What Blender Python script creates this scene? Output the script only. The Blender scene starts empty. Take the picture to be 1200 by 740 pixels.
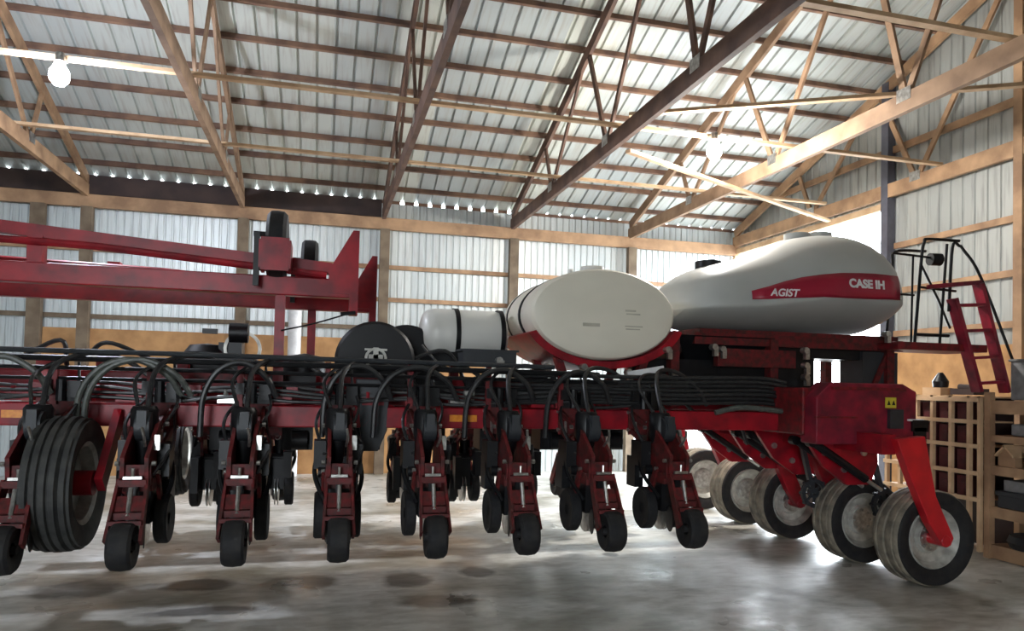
import bpy, bmesh, math, random
from mathutils import Vector as V, Matrix, Quaternion
random.seed(7)
C = bpy.context.scene.collection
S = bpy.context.scene
PI = math.pi

# ---------------------------------------------------------------- camera, sky, exposure
S.view_settings.view_transform = 'Standard'
S.view_settings.look = 'None'
S.view_settings.gamma = 1
S.view_settings.use_curve_mapping = False
S.view_settings.exposure = 0.1
SKY = 20.0
cam = bpy.data.objects.new('camera', bpy.data.cameras.new('camera'))
C.objects.link(cam)
yaw, pitch, roll = .2551, .0276, .0228
f = V((math.sin(yaw)*math.cos(pitch), math.cos(yaw)*math.cos(pitch), math.sin(pitch)))
r0 = V((math.cos(yaw), -math.sin(yaw), 0)); u0 = r0.cross(f)
rr = r0*math.cos(roll)+u0*math.sin(roll); uu = u0*math.cos(roll)-r0*math.sin(roll)
m = Matrix((rr, uu, -f)).transposed().to_4x4(); m.translation = V((0, 0, 1.967))
cam.matrix_world = m
cam.data.sensor_width = 36; cam.data.lens = 845.05/1200*36; cam.data.shift_y = 56.936/1200
cam.data.clip_end = 500
S.camera = cam
w = bpy.data.worlds.new('sky'); S.world = w; w.use_nodes = True
bg = w.node_tree.nodes['Background']; bg.inputs[0].default_value = (.86, .93, 1, 1); bg.inputs[1].default_value = SKY

def area(name, loc, rot, sx, sy, power, color=(1, 1, 1), portal=False):
    l = bpy.data.lights.new(name, 'AREA'); l.shape = 'RECTANGLE'; l.size = sx; l.size_y = sy
    l.energy = power; l.color = color
    if portal: l.cycles.is_portal = True
    o = bpy.data.objects.new(name, l); C.objects.link(o); o.location = loc; o.rotation_euler = rot
    return o
# daylight portals in the two open doorways (side door by the corner, one door in the front wall)
area('side_door_portal', (9.95, 13.1, 2.6), (0, PI/2, 0), 5.3, 4.8, 1, portal=True)
area('front_door_portal', (-4.5, -9.85, 2.6), (PI/2, 0, 0), 4.0, 5.2, 1, portal=True)

# ---------------------------------------------------------------- mesh builder
class MB:
    def __init__(s): s.v = []; s.f = []; s.mi = []; s.sm = []
    def add(s, vs, fs, mi=0, sm=False):
        b = len(s.v); s.v += [tuple(p) for p in vs]
        for q in fs: s.f.append([b+i for i in q]); s.mi.append(mi); s.sm.append(sm)
        return s
    def box(s, c, d, rot=None, mi=0):
        c = V(c); vs = []
        for x in (-1, 1):
            for y in (-1, 1):
                for z in (-1, 1):
                    p = V((x*d[0]/2, y*d[1]/2, z*d[2]/2))
                    if rot is not None: p = rot @ p
                    vs.append(c+p)
        return s.add(vs, [(0, 1, 3, 2), (4, 6, 7, 5), (0, 4, 5, 1), (2, 3, 7, 6), (0, 2, 6, 4), (1, 5, 7, 3)], mi)
    def beam(s, p, q, w_, h_, mi=0, up=(0, 0, 1), w2=None, h2=None):
        p = V(p); q = V(q); d = (q-p).normalized(); up = V(up)
        if abs(d.dot(up)) > .98: up = V((0, 1, 0))
        a = d.cross(up).normalized(); b = a.cross(d)
        w2 = w_ if w2 is None else w2; h2 = h_ if h2 is None else h2
        vs = [p-a*w_/2-b*h_/2, p+a*w_/2-b*h_/2, p+a*w_/2+b*h_/2, p-a*w_/2+b*h_/2,
              q-a*w2/2-b*h2/2, q+a*w2/2-b*h2/2, q+a*w2/2+b*h2/2, q-a*w2/2+b*h2/2]
        return s.add(vs, [(0, 1, 2, 3), (7, 6, 5, 4), (0, 4, 5, 1), (1, 5, 6, 2), (2, 6, 7, 3), (3, 7, 4, 0)], mi)
    def tube(s, pts, r, n=8, mi=0, curve=True):
        pts = [V(p) for p in pts]
        if curve and len(pts) > 2:
            out = []
            P = [pts[0]*2-pts[1]]+pts+[pts[-1]*2-pts[-2]]
            for i in range(1, len(P)-2):
                for k in range(6):
                    t = k/6; a, b, c, d = P[i-1:i+3]
                    out.append(.5*((2*b)+(c-a)*t+(2*a-5*b+4*c-d)*t*t+(3*b-a-3*c+d)*t**3))
            out.append(pts[-1]); pts = out
        vs = []; N = len(pts); prev = None
        for i, p in enumerate(pts):
            t = (pts[min(i+1, N-1)]-pts[max(i-1, 0)]).normalized()
            if prev is None:
                a = t.orthogonal().normalized()
            else:
                a = (prev-t*prev.dot(t)).normalized()
            prev = a; b = t.cross(a)
            for k in range(n):
                an = 2*PI*k/n; vs.append(p+(a*math.cos(an)+b*math.sin(an))*r)
        fs = [(i*n+k, i*n+(k+1) % n, (i+1)*n+(k+1) % n, (i+1)*n+k) for i in range(N-1) for k in range(n)]
        fs += [tuple(range(n))[::-1], tuple((N-1)*n+k for k in range(n))]
        return s.add(vs, fs, mi, True)
    def cyl(s, p, q, r, n=16, mi=0, r2=None, sm=True):
        p = V(p); q = V(q); r2 = r if r2 is None else r2
        ax = (q-p); L = ax.length
        return s.lathe(p, ax.normalized(), [(0, 0), (r, 0), (r2, L), (0, L)], n, mi)
    def lathe(s, c, axis, prof, n=32, mi=0, mif=None, closed=False, sx=1, refx=None):
        c = V(c); ax = V(axis).normalized()
        a = V(refx) if refx else ax.orthogonal().normalized(); b = ax.cross(a)
        base = len(s.v); N = len(prof)
        for (r, h) in prof:
            for k in range(n):
                an = 2*PI*k/n; s.v.append(tuple(c+ax*h+(a*math.cos(an)*sx+b*math.sin(an))*max(r, 1e-5)))
        R = range(N if closed else N-1)
        for i in R:
            j = (i+1) % N
            for k in range(n):
                s.f.append([base+i*n+k, base+i*n+(k+1) % n, base+j*n+(k+1) % n, base+j*n+k])
                s.mi.append(mif(i) if mif else mi); s.sm.append(True)
        return s
    def prism(s, poly, vec, mi=0):
        P = [V(p) for p in poly]; n = len(P); vec = V(vec)
        return s.add(P+[p+vec for p in P], [tuple(range(n))[::-1], tuple(range(n, 2*n))]+[(i, (i+1) % n, n+(i+1) % n, n+i) for i in range(n)], mi)
    def merge(s, o, mi):
        k = len(s.v); s.v += o.v; s.f += [[i+k for i in q] for q in o.f]; s.mi += [mi]*len(o.f); s.sm += o.sm
        return s
    def build(s, name, mats, parent=None, loc=None, bevel=0):
        me = bpy.data.meshes.new(name); me.from_pydata(s.v, [], s.f)
        if not isinstance(mats, (list, tuple)): mats = [mats]
        for x in mats: me.materials.append(x)
        for p, i, sm in zip(me.polygons, s.mi, s.sm): p.material_index = i; p.use_smooth = sm
        bm = bmesh.new(); bm.from_mesh(me); bmesh.ops.remove_doubles(bm, verts=bm.verts, dist=1e-5)
        bmesh.ops.recalc_face_normals(bm, faces=bm.faces)
        for e in bm.edges:
            if len(e.link_faces) == 2 and e.calc_face_angle(0) > .6: e.smooth = False
        bm.to_mesh(me); bm.free()
        o = bpy.data.objects.new(name, me); C.objects.link(o)
        if parent: o.parent = parent
        if loc: o.location = loc
        if bevel:
            b = o.modifiers.new('bevel', 'BEVEL'); b.width = bevel; b.segments = 2; b.limit_method = 'ANGLE'
        return o

def tag(o, label=None, cat=None, group=None, kind=None):
    if label: o['label'] = label
    if cat: o['category'] = cat
    if group: o['group'] = group
    if kind: o['kind'] = kind
    return o
def empty(name, loc=(0, 0, 0), parent=None):
    o = bpy.data.objects.new(name, None); C.objects.link(o); o.location = loc; o.empty_display_size = .1
    if parent: o.parent = parent
    return o
def copy_tree(o, parent=None):
    c = o.copy(); C.objects.link(c); c.parent = parent
    for ch in list(kids.get(o.name, [])):
        copy_tree(ch, c)
    return c
kids = {}
def index_kids():
    kids.clear()
    for o in C.objects:
        if o.parent: kids.setdefault(o.parent.name, []).append(o)

# ---------------------------------------------------------------- materials
def mat(name, col, rough=.5, metal=0, col2=None, scale=6, detail=6, bump=0, bscale=None, stretch=None, mixlo=.35, mixhi=.65, spec=None, coat=0, trans=0):
    M = bpy.data.materials.new(name); M.use_nodes = True; nt = M.node_tree; N = nt.nodes; L = nt.links
    b = N['Principled BSDF']; b.inputs['Roughness'].default_value = rough; b.inputs['Metallic'].default_value = metal
    if spec is not None: b.inputs['Specular IOR Level'].default_value = spec
    if coat: b.inputs['Coat Weight'].default_value = coat
    if trans: b.inputs['Transmission Weight'].default_value = trans
    b.inputs['Base Color'].default_value = (*col, 1)
    tc = N.new('ShaderNodeTexCoord'); mp = N.new('ShaderNodeMapping'); L.new(tc.outputs['Object'], mp.inputs[0])
    if stretch: mp.inputs['Scale'].default_value = stretch
    no = N.new('ShaderNodeTexNoise'); no.inputs['Scale'].default_value = scale; no.inputs['Detail'].default_value = detail
    L.new(mp.outputs[0], no.inputs[0])
    cr = N.new('ShaderNodeValToRGB'); cr.color_ramp.elements[0].position = mixlo; cr.color_ramp.elements[1].position = mixhi
    cr.color_ramp.elements[0].color = (*(col2 or tuple(c*.75 for c in col)), 1); cr.color_ramp.elements[1].color = (*col, 1)
    L.new(no.outputs[0], cr.inputs[0]); L.new(cr.outputs[0], b.inputs['Base Color'])
    if bump:
        bn = N.new('ShaderNodeBump'); bn.inputs['Strength'].default_value = bump; bn.inputs['Distance'].default_value = .01
        n2 = N.new('ShaderNodeTexNoise'); n2.inputs['Scale'].default_value = bscale or scale*3; L.new(mp.outputs[0], n2.inputs[0])
        L.new(n2.outputs[0], bn.inputs['Height']); L.new(bn.outputs[0], b.inputs['Normal'])
    return M
def sheet(name, c1, c2, axis, metal=.35, rough=.45, stain=(.2, .15, .1)):
    # galvanised sheet: every sheet has its own tone, plus streaks running down it
    M = bpy.data.materials.new(name); M.use_nodes = True; nt = M.node_tree; N = nt.nodes; L = nt.links
    b = N['Principled BSDF']; b.inputs['Roughness'].default_value = rough; b.inputs['Metallic'].default_value = metal
    tc = N.new('ShaderNodeTexCoord'); sp = N.new('ShaderNodeSeparateXYZ'); L.new(tc.outputs['Object'], sp.inputs[0])
    dv = N.new('ShaderNodeMath'); dv.operation = 'DIVIDE'; dv.inputs[1].default_value = .9; L.new(sp.outputs[axis], dv.inputs[0])
    fl = N.new('ShaderNodeMath'); fl.operation = 'FLOOR'; L.new(dv.outputs[0], fl.inputs[0])
    wn = N.new('ShaderNodeTexWhiteNoise'); wn.noise_dimensions = '1D'; L.new(fl.outputs[0], wn.inputs['W'])
    mx = N.new('ShaderNodeMix'); mx.data_type = 'RGBA'; L.new(wn.outputs['Value'], mx.inputs['Factor'])
    mx.inputs[6].default_value = (*c1, 1); mx.inputs[7].default_value = (*c2, 1)
    mp = N.new('ShaderNodeMapping'); L.new(tc.outputs['Object'], mp.inputs[0])
    mp.inputs['Scale'].default_value = (9, .7, .7) if axis == 0 else (.7, 9, .7)
    no = N.new('ShaderNodeTexNoise'); no.inputs['Scale'].default_value = 2; no.inputs['Detail'].default_value = 5; L.new(mp.outputs[0], no.inputs[0])
    cr = N.new('ShaderNodeValToRGB'); cr.color_ramp.elements[0].position = .5; cr.color_ramp.elements[1].position = .72
    cr.color_ramp.elements[0].color = (0, 0, 0, 1); cr.color_ramp.elements[1].color = (.55, .55, .55, 1); L.new(no.outputs[0], cr.inputs[0])
    m2 = N.new('ShaderNodeMix'); m2.data_type = 'RGBA'; L.new(cr.outputs[0], m2.inputs['Factor']); L.new(mx.outputs[2], m2.inputs[6]); m2.inputs[7].default_value = (*stain, 1)
    L.new(m2.outputs[2], b.inputs['Base Color'])
    return M
M_red = mat('red_paint', (.36, .006, .016), .38, 0, (.17, .005, .012), 5, spec=.35)
M_redd = mat('dusty_red_paint', (.20, .010, .014), .5, 0, (.07, .012, .012), 14, spec=.3)
M_unit = mat('mud_dulled_red', (.15, .012, .014), .55, 0, (.05, .014, .012), 16, spec=.3)
M_redr = mat('shop_worn_red', (.26, .012, .03), .45, 0, (.10, .01, .02), 6, spec=.3)
M_bright = mat('fresh_red_paint', (.60, .012, .02), .3, 0, (.42, .01, .018), 4)
M_blk = mat('black_plastic', (.007, .0075, .009), .42, 0, (.005, .005, .006), 8, spec=.3)
M_hose = mat('black_hose', (.013, .014, .016), .42, 0, (.026, .026, .026), 20)
M_ghose = mat('grey_hose', (.10, .11, .095), .45, 0, (.055, .06, .055), 20)
M_rub = mat('black_rubber', (.012, .012, .014), .7, 0, (.022, .021, .02), 12, bump=.2, spec=.3)
M_dust = mat('dusty_rubber', (.30, .26, .195), .85, 0, (.11, .10, .08), 7, bump=.3)
M_ribr = mat('worn_rubber', (.05, .05, .046), .7, 0, (.022, .023, .023), 9, bump=.2)
M_rim = mat('rim_silver', (.55, .55, .50), .45, .3, (.30, .29, .26), 9)
M_steel = mat('zinc_steel', (.62, .62, .60), .3, .9, (.35, .34, .32), 20)
M_poly = mat('white_poly', (.74, .70, .59), .42, 0, (.68, .645, .54), 1.5, detail=3)
M_polyg = mat('grey_white_poly', (.66, .66, .62), .40, 0, (.60, .60, .56), 1.5, detail=3)
M_polyb = mat('bulk_tank_poly', (.43, .44, .42), .36, 0, (.38, .39, .37), 1.5, detail=3)
M_white = mat('white_paint', (.8, .8, .8), .5)
M_decal = mat('stripe_red', (.34, .01, .035), .35, 0, (.28, .01, .03), 3)
M_yel = mat('yellow_decal', (.65, .55, .04), .5)
M_amb = mat('amber_reflector', (.85, .33, .03), .3, 0, (.7, .2, .02), 30)
M_pine = mat('pine_board', (.44, .27, .15), .7, 0, (.25, .145, .08), 3, stretch=(1, 1, 1), bump=.1)
M_pinel = mat('pale_pine_board', (.62, .43, .26), .7, 0, (.42, .27, .15), 3, bump=.1)
M_wood = mat('aged_brown_timber', (.24, .135, .085), .75, 0, (.11, .06, .045), 3, bump=.1)
M_tan = mat('tan_timber', (.33, .21, .13), .75, 0, (.20, .12, .07), 3, bump=.1)
M_brn = mat('brown_timber', (.17, .095, .065), .75, 0, (.08, .045, .035), 3, bump=.1)
M_dark = mat('dark_stained_board', (.065, .04, .034), .8, 0, (.03, .02, .02), 2)
M_osb = mat('orange_plywood', (.52, .285, .115), .7, 0, (.36, .185, .07), 3.5, detail=8)
M_post = mat('weathered_post', (.20, .15, .10), .8, 0, (.12, .085, .055), 4)
M_gate = mat('grey_steel_post', (.12, .12, .15), .5, .3)
M_grey = mat('grey_fabric', (.22, .22, .22), .8, 0, (.15, .15, .15), 10)
M_card = mat('dark_grey_plastic', (.025, .029, .034), .5)
M_roof = sheet('roof_sheet', (.60, .625, .57), (.40, .44, .45), 0, metal=.2, stain=(.34, .31, .27))
M_wallm = sheet('wall_sheet', (.66, .70, .69), (.52, .57, .58), 0, stain=(.34, .34, .33))
M_gab = sheet('gable_sheet', (.47, .48, .45), (.38, .40, .39), 1, stain=(.2, .2, .19))
M_out = mat('outdoor_gravel', (.55, .54, .52), .9)

def floor_mat():
    M = bpy.data.materials.new('concrete'); M.use_nodes = True; nt = M.node_tree; N = nt.nodes; L = nt.links
    b = N['Principled BSDF']
    tc = N.new('ShaderNodeTexCoord')
    def noise(sc, det, st=None, dist=0):
        mp = N.new('ShaderNodeMapping'); L.new(tc.outputs['Object'], mp.inputs[0])
        if st: mp.inputs['Scale'].default_value = st
        n = N.new('ShaderNodeTexNoise'); n.inputs['Scale'].default_value = sc; n.inputs['Detail'].default_value = det; n.inputs['Distortion'].default_value = dist
        L.new(mp.outputs[0], n.inputs[0]); return n.outputs[0]
    def ramp(src, a, b_, ca, cb):
        cr = N.new('ShaderNodeValToRGB'); cr.color_ramp.elements[0].position = a; cr.color_ramp.elements[1].position = b_
        cr.color_ramp.elements[0].color = (*ca, 1); cr.color_ramp.elements[1].color = (*cb, 1); L.new(src, cr.inputs[0]); return cr.outputs[0]
    def mult(a, b_):
        mx = N.new('ShaderNodeMix'); mx.data_type = 'RGBA'; mx.blend_type = 'MULTIPLY'; mx.inputs['Factor'].default_value = 1
        L.new(a, mx.inputs[6]); L.new(b_, mx.inputs[7]); return mx.outputs[2]
    base = ramp(noise(.7, 8, (1, 1.6, 1), .6), .36, .64, (.30, .28, .225), (.78, .77, .73))
    fine = ramp(noise(5, 8, (1, 2, 1), .4), .25, .6, (.62, .60, .57), (1, 1, 1))
    col = mult(base, fine)
    # irregular darker spots in the floor colour, mostly under the row units
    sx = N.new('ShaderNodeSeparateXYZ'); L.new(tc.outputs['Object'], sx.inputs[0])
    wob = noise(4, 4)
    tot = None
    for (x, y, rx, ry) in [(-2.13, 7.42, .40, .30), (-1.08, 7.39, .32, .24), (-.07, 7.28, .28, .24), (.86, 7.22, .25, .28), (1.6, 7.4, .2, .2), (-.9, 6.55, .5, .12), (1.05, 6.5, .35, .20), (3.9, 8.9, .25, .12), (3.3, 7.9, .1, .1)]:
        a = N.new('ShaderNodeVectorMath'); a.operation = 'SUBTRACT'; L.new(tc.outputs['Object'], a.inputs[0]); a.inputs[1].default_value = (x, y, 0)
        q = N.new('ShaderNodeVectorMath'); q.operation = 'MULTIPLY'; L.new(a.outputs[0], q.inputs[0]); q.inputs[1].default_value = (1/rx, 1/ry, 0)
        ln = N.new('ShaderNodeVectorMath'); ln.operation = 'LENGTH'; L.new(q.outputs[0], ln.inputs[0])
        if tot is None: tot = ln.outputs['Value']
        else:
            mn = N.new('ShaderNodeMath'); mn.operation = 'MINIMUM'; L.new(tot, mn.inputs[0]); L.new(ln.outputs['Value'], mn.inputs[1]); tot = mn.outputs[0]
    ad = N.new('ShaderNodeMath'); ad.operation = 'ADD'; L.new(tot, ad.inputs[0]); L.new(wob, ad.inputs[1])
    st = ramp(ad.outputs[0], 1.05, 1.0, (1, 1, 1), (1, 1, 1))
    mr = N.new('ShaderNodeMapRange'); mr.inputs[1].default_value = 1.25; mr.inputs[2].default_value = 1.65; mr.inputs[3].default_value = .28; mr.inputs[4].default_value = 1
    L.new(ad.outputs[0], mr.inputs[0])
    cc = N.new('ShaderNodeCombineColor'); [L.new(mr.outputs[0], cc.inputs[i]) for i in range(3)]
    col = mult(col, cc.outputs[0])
    L.new(col, b.inputs['Base Color'])
    ro = N.new('ShaderNodeMapRange'); ro.inputs[3].default_value = .22; ro.inputs[4].default_value = .55; ro.inputs[1].default_value = .3; ro.inputs[2].default_value = .7
    L.new(noise(1.2, 4), ro.inputs[0]); L.new(ro.outputs[0], b.inputs['Roughness'])
    bn = N.new('ShaderNodeBump'); bn.inputs['Strength'].default_value = .25; bn.inputs['Distance'].default_value = .03
    L.new(noise(3, 5, (1, 2, 1), .5), bn.inputs['Height']); L.new(bn.outputs[0], b.inputs['Normal'])
    return M
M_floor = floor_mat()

# ---------------------------------------------------------------- the shed
XL, XR, YB, YF = -13.0, 9.75, 15.72, -9.8
RM = .345
ZE = 5.88
def roof(y): return ZE+(15.72-y)*RM if y > 3 else ZE+(15.72-3)*RM-(3-y)*RM
def struct(o): o['kind'] = 'structure'; return o
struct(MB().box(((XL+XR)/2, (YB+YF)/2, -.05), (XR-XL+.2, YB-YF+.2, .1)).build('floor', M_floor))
struct(MB().box((0, 0, -.2), (160, 160, .1)).build('ground', M_out))

def corrugate(p0, along, across, length, height_fn, step=.3, rib=.05, wid=.085, out=(0, 1, 0)):
    # p0 origin, along = unit dir across ribs, ribs protrude to 'out'; height_fn(s) -> list of points lo, hi offsets
    prof = []
    s_ = 0
    while s_ < length-1e-6:
        prof += [(s_, 0), (s_+step/2-wid/2, 0), (s_+step/2-wid/4, rib), (s_+step/2+wid/4, rib), (s_+step/2+wid/2, 0)]
        s_ += step
    prof.append((length, 0))
    return prof
def sheet_mesh(mb, p0, along, out, length, lo, hi, step=.3, rib=.03, wid=.07, minor=True):
    p0 = V(p0); along = V(along); out = V(out)
    prof = []; s_ = 0.0
    while s_ < length-1e-6:
        e = min(s_+step, length)
        pts = [(s_, 0)]
        if minor:
            for q in (.1, .2):
                pass
        pts += [(s_+step/2-wid/2, 0), (s_+step/2-wid/4, rib), (s_+step/2+wid/4, rib), (s_+step/2+wid/2, 0)]
        for p in pts:
            if p[0] <= length: prof.append(p)
        s_ += step
    prof.append((length, 0))
    vs = []; fs = []
    for (s_, h) in prof:
        P = p0+along*s_+out*h
        vs += [P+lo(s_), P+hi(s_)]
    for i in range(len(prof)-1): fs.append((2*i, 2*i+2, 2*i+3, 2*i+1))
    mb.add(vs, fs)
    return mb
def solid(o, t=.004, off=1):
    md = o.modifiers.new('thickness', 'SOLIDIFY'); md.thickness = t; md.offset = off; return o
# roof: two slopes of ribbed sheet; ribs are hollow and stay open at the eave
mb = MB()
ymax = 15.74; ridge = V((0, 3, roof(3.0001)))
n_ = V((0, RM, 1)).normalized()
sheet_mesh(mb, (XL, 0, 0), (1, 0, 0), n_, XR-XL+.1, lambda s: V((0, ymax, roof(ymax))), lambda s: ridge, rib=.045, wid=.05)
n2_ = V((0, -RM, 1)).normalized()
sheet_mesh(mb, (XL, 0, 0), (1, 0, 0), n2_, XR-XL+.1, lambda s: ridge, lambda s: V((0, YF-.1, roof(YF-.1))), rib=.045, wid=.05)
struct(solid(mb.build('ceiling', M_roof), .003))

# back wall of ribbed sheet, ribs outwards
mb = MB(); sheet_mesh(mb, (XL, YB, 0), (1, 0, 0), (0, 1, 0), XR-XL, lambda s: V((0, 0, 0)), lambda s: V((0, 0, ZE-.065)), rib=.02, step=.15, wid=.06)
struct(solid(mb.build('wall_back', M_wallm), .01, 0))
# closure blocks under the roof sheet; small gaps let daylight in left of the oval tank's truss
mb = MB(); x = XL
while x < 4.0:
    mb.box((x+.30, YB+.005, ZE-.036), (.215, .03, .064)); x += .30
mb.box(((4.0+XR)/2, YB+.005, ZE-.036), (XR-4.0, .03, .064))
struct(mb.build('trim_13', M_wood))
# right gable wall with the open doorway in the corner
def gable(mb, x, y0, y1, z0, zf, out):
    sheet_mesh(mb, (x, y0, 0), (0, 1, 0), out, y1-y0, lambda s: V((0, 0, z0)), lambda s: V((0, 0, zf(y0+s)-.012)), rib=.02, step=.225, wid=.06)
mb = MB(); gable(mb, XR, YF, 10.75, 0, roof, (1, 0, 0)); gable(mb, XR, 10.75, YB, 5.36, roof, (1, 0, 0))
struct(solid(mb.build('wall_right', M_gab), .006, 0))
mb = MB(); gable(mb, XL, YF, YB, 0, roof, (-1, 0, 0))
struct(solid(mb.build('wall_left', M_gab), .006, 0))
# front wall (behind the camera): two open doorways
mb = MB(); zf = roof(YF)-.02
for (a, b, z) in [(XL, -9, 0), (-9, -6.5, 0), (-6.5, -2.5, 5.2), (-2.5, XR, 0)]:
    mb.box(((a+b)/2, YF, (z+zf)/2), (b-a, .05, zf-z))
struct(mb.build('wall_front', M_gab))

# boards on the walls
def trim(k, mb, m_): struct(mb.build('trim_%d' % k, m_))
trim(1, MB().box(((XL+XR)/2, 15.56, 5.335), (XR-XL-.1, .10, .25)), M_pine)                      # top plate
trim(2, MB().box(((XL+1.1)/2, 15.57, 5.66), (1.1-XL, .05, .37)), M_dark)                         # dark header board
trim(3, MB().box(((XL+XR)/2, 15.665, 4.42), (XR-XL-.1, .05, .09)), M_pine)
trim(4, MB().box(((XL+XR)/2, 15.665, 3.72), (XR-XL-.1, .05, .09)), M_pine)
trim(5, MB().box(((XL+XR)/2, 15.665, 3.10), (XR-XL-.1, .05, .09)), M_post)
trim(6, MB().box((-1.0, 15.62, 1.43), (8.9, .02, 2.86)), M_osb)                                  # plywood wainscot
trim(7, MB().box((9.66, .45, 1.35), (.02, 20.2, 2.72)), M_osb)
for i, z in enumerate((4.55, 3.75, 3.0)):
    trim(8+i, MB().box((9.68, .45, z), (.05, 20.2, .10)), M_pine)
trim(11, MB().box((9.69, 9.0, 6.28), (.05, 11.0, .12)), M_pine)
trim(12, MB().box((9.66, 13.1, 5.30), (.10, 4.9, .12)).box((9.66, 15.6, 2.62), (.12, .12, 5.2)), M_pinel)   # door head and corner jamb

# posts
def post(x, y, z, wx, wy, m_, label):
    tag(struct(MB().box((x, y, z/2), (wx, wy, z)).build('pillar', m_)), label)
TX = [9.69-2.8465*k for k in range(8)]
for x, l in zip(TX[1:], ['behind the big tank', 'behind the oval tank', 'left of the small tank', 'behind the marker boom', 'at the far left', '', '']):
    post(x+.03, 15.52, 5.21, .2, .16, M_post, None)
post(-5.35, 15.52, 5.21, .24, .16, M_post, None)
post(9.64, 10.68, 7.5, .16, .16, M_gate, None)
post(9.62, 8.12, 8.3, .14, .14, M_pine, None)

# purlins
names = ['lowest', 'second lowest', 'third lowest', 'fourth from the eave', 'fifth from the eave', 'sixth from the eave', 'seventh from the eave', 'eighth from the eave', 'ninth from the eave', 'tenth from the eave', 'eleventh from the eave', 'twelfth from the eave', 'thirteenth from the eave', 'fourteenth from the eave']
for k in range(14):
    y = 15.2-.7*k; z = roof(y)-.055
    b = MB().beam((XL+.05, y, z), (XR-.05, y, z), .045, .10, up=(0, RM, 1))
    o = b.build('purlin', M_wood)
    tag(o, 'brown wooden purlin under the metal roof above the back wall, %s' % names[k], 'purlin', 'purlins under the roof sheets')

# trusses: bottom chord, two top chords, webs
def truss(x, m_, label):
    t = empty('roof_truss', (x, 0, 5.45)); tag(t, label, 'roof truss', 'wooden roof trusses')
    Z = 5.45
    y0, y1 = YF+.1, 15.6
    MB().box((0, (y0+y1)/2, .09), (.075, y1-y0, .24)).build('bottom_chord', m_, t)
    for a in (15.55, YF+.15):
        MB().beam((0, a, roof(a)-.20-Z), (0, 3, roof(3.001)-.20-Z), .06, .19, up=(0, 1, 0)).build('top_chord', m_, t)
    nodes = [(12.7, 13.15), (12.7, 11.1), (10.0, 10.85), (10.0, 8.25), (7.3, 8.0), (7.3, 5.6), (4.6, 5.4), (4.6, 3.1)]
    for (a, b_) in nodes:
        for s_ in (0, 1):
            ya, yb = (a, b_) if s_ == 0 else (6-a, 6-b_)
            MB().beam((.0, ya, .12), (.0, yb, roof(yb)-.22-Z), .04, .09, up=(0, 1, 0)).build('web', m_, t)
    for a in (12.7, 10.0, 7.3):
        for sx in (-.04, .04):
            MB().box((sx, a, .19), (.004, .22, .16)).build('gusset_plate', M_steel, t)
    return t
M_t = [M_pine, M_tan, M_brn, M_brn, M_tan, M_pine, M_pine]
tl = ['orange roof truss against the right gable wall, above the doorway',
      'pale roof truss crossing the upper right in front of the gable wall',
      'dark brown roof truss over the oval white tank',
      'brown roof truss in the middle, over the black round fan',
      'pale roof truss with its joint right of the left lamp',
      'pale roof truss at the far left under the bright lamp',
      '']
for k in range(6):
    truss(TX[k] if k else 9.6, M_t[k], tl[k])

# long ties laid across the trusses
def tie(p, q, label, m_=M_pinel):
    tag(MB().beam(p, q, .09, .045).build('tie_board', m_), label, 'board', 'boards tying the trusses together')
tie((XL+.1, 9.5, 5.69), (9.6, 9.5, 5.69), 'long pale tie board across the trusses, passing right above the lamps')
tie((XL+.1, 12.2, 5.69), (9.53, 12.2, 5.69), 'long tie board across the trusses, nearest the back wall')
tie((XL+.1, 5.9, 5.69), (9.6, 5.9, 5.69), 'tie board across the trusses at the upper right corner of view')
tie((4.0, 9.2, 5.74), (9.55, 6.0, 5.74), 'diagonal brace rising to the right from the middle truss')
tie((4.1, 9.45, 5.32), (9.53, 12.1, 5.32), 'pale diagonal brace running from the right lamp to the doorway corner')

# lamps
def lamp(x, label, power, col):
    t = empty('ceiling_lamp', (x, 9.3, 5.40)); tag(t, label, 'lamp', 'bright lamps under the tie board')
    MB().cyl((0, 0, .17), (0, 0, .27), .05, 16).box((0, .08, .25), (.05, .26, .03)).build('socket', M_steel, t)
    e = bpy.data.materials.new('lamp_glow'); e.use_nodes = True
    b = e.node_tree.nodes['Principled BSDF']; b.inputs['Emission Color'].default_value = (*col, 1); b.inputs['Emission Strength'].default_value = 60
    MB().lathe((0, 0, 0), (0, 0, 1), [(0, -.11), (.06, -.10), (.10, -.05), (.11, 0), (.10, .06), (.06, .13), (.05, .17)], 20).build('bulb', e, t)
    l = bpy.data.lights.new('lamp_light', 'POINT'); l.energy = power; l.color = col; l.shadow_soft_size = .13
    o = bpy.data.objects.new('lamp_light', l); C.objects.link(o); o.parent = t; o.location = (0, 0, -.13)
lamp(-3.05, 'glaring bluish lamp at the upper left of the shed', 650, (.80, .86, 1))
lamp(5.38, 'glaring white lamp at the right, above the large tank', 900, (1, .96, .9))

# ---------------------------------------------------------------- the planter
P = empty('row_crop_planter', (0, 0, 0))
tag(P, 'large red folded row crop planter with white tanks, filling the shed', 'farm machine')
ZB = 1.62; YB1 = 7.05; YB2 = 8.62

# toolbars
MB().box((1.4, YB1, ZB), (8.4, .2, .2)).build('toolbar', M_red, P, bevel=.012)
MB().box((1.4, YB2, ZB), (8.4, .2, .2)).build('toolbar', M_red, P, bevel=.012)
MB().box((1.2, 7.83, 1.86), (9.4, .28, .30)).build('tongue', M_red, P, bevel=.015)
for x in (-2.3, .4, 2.9): MB().box((x, 7.83, 1.72), (.14, 1.7, .12)).build('cross_member', M_redd, P)

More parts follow.
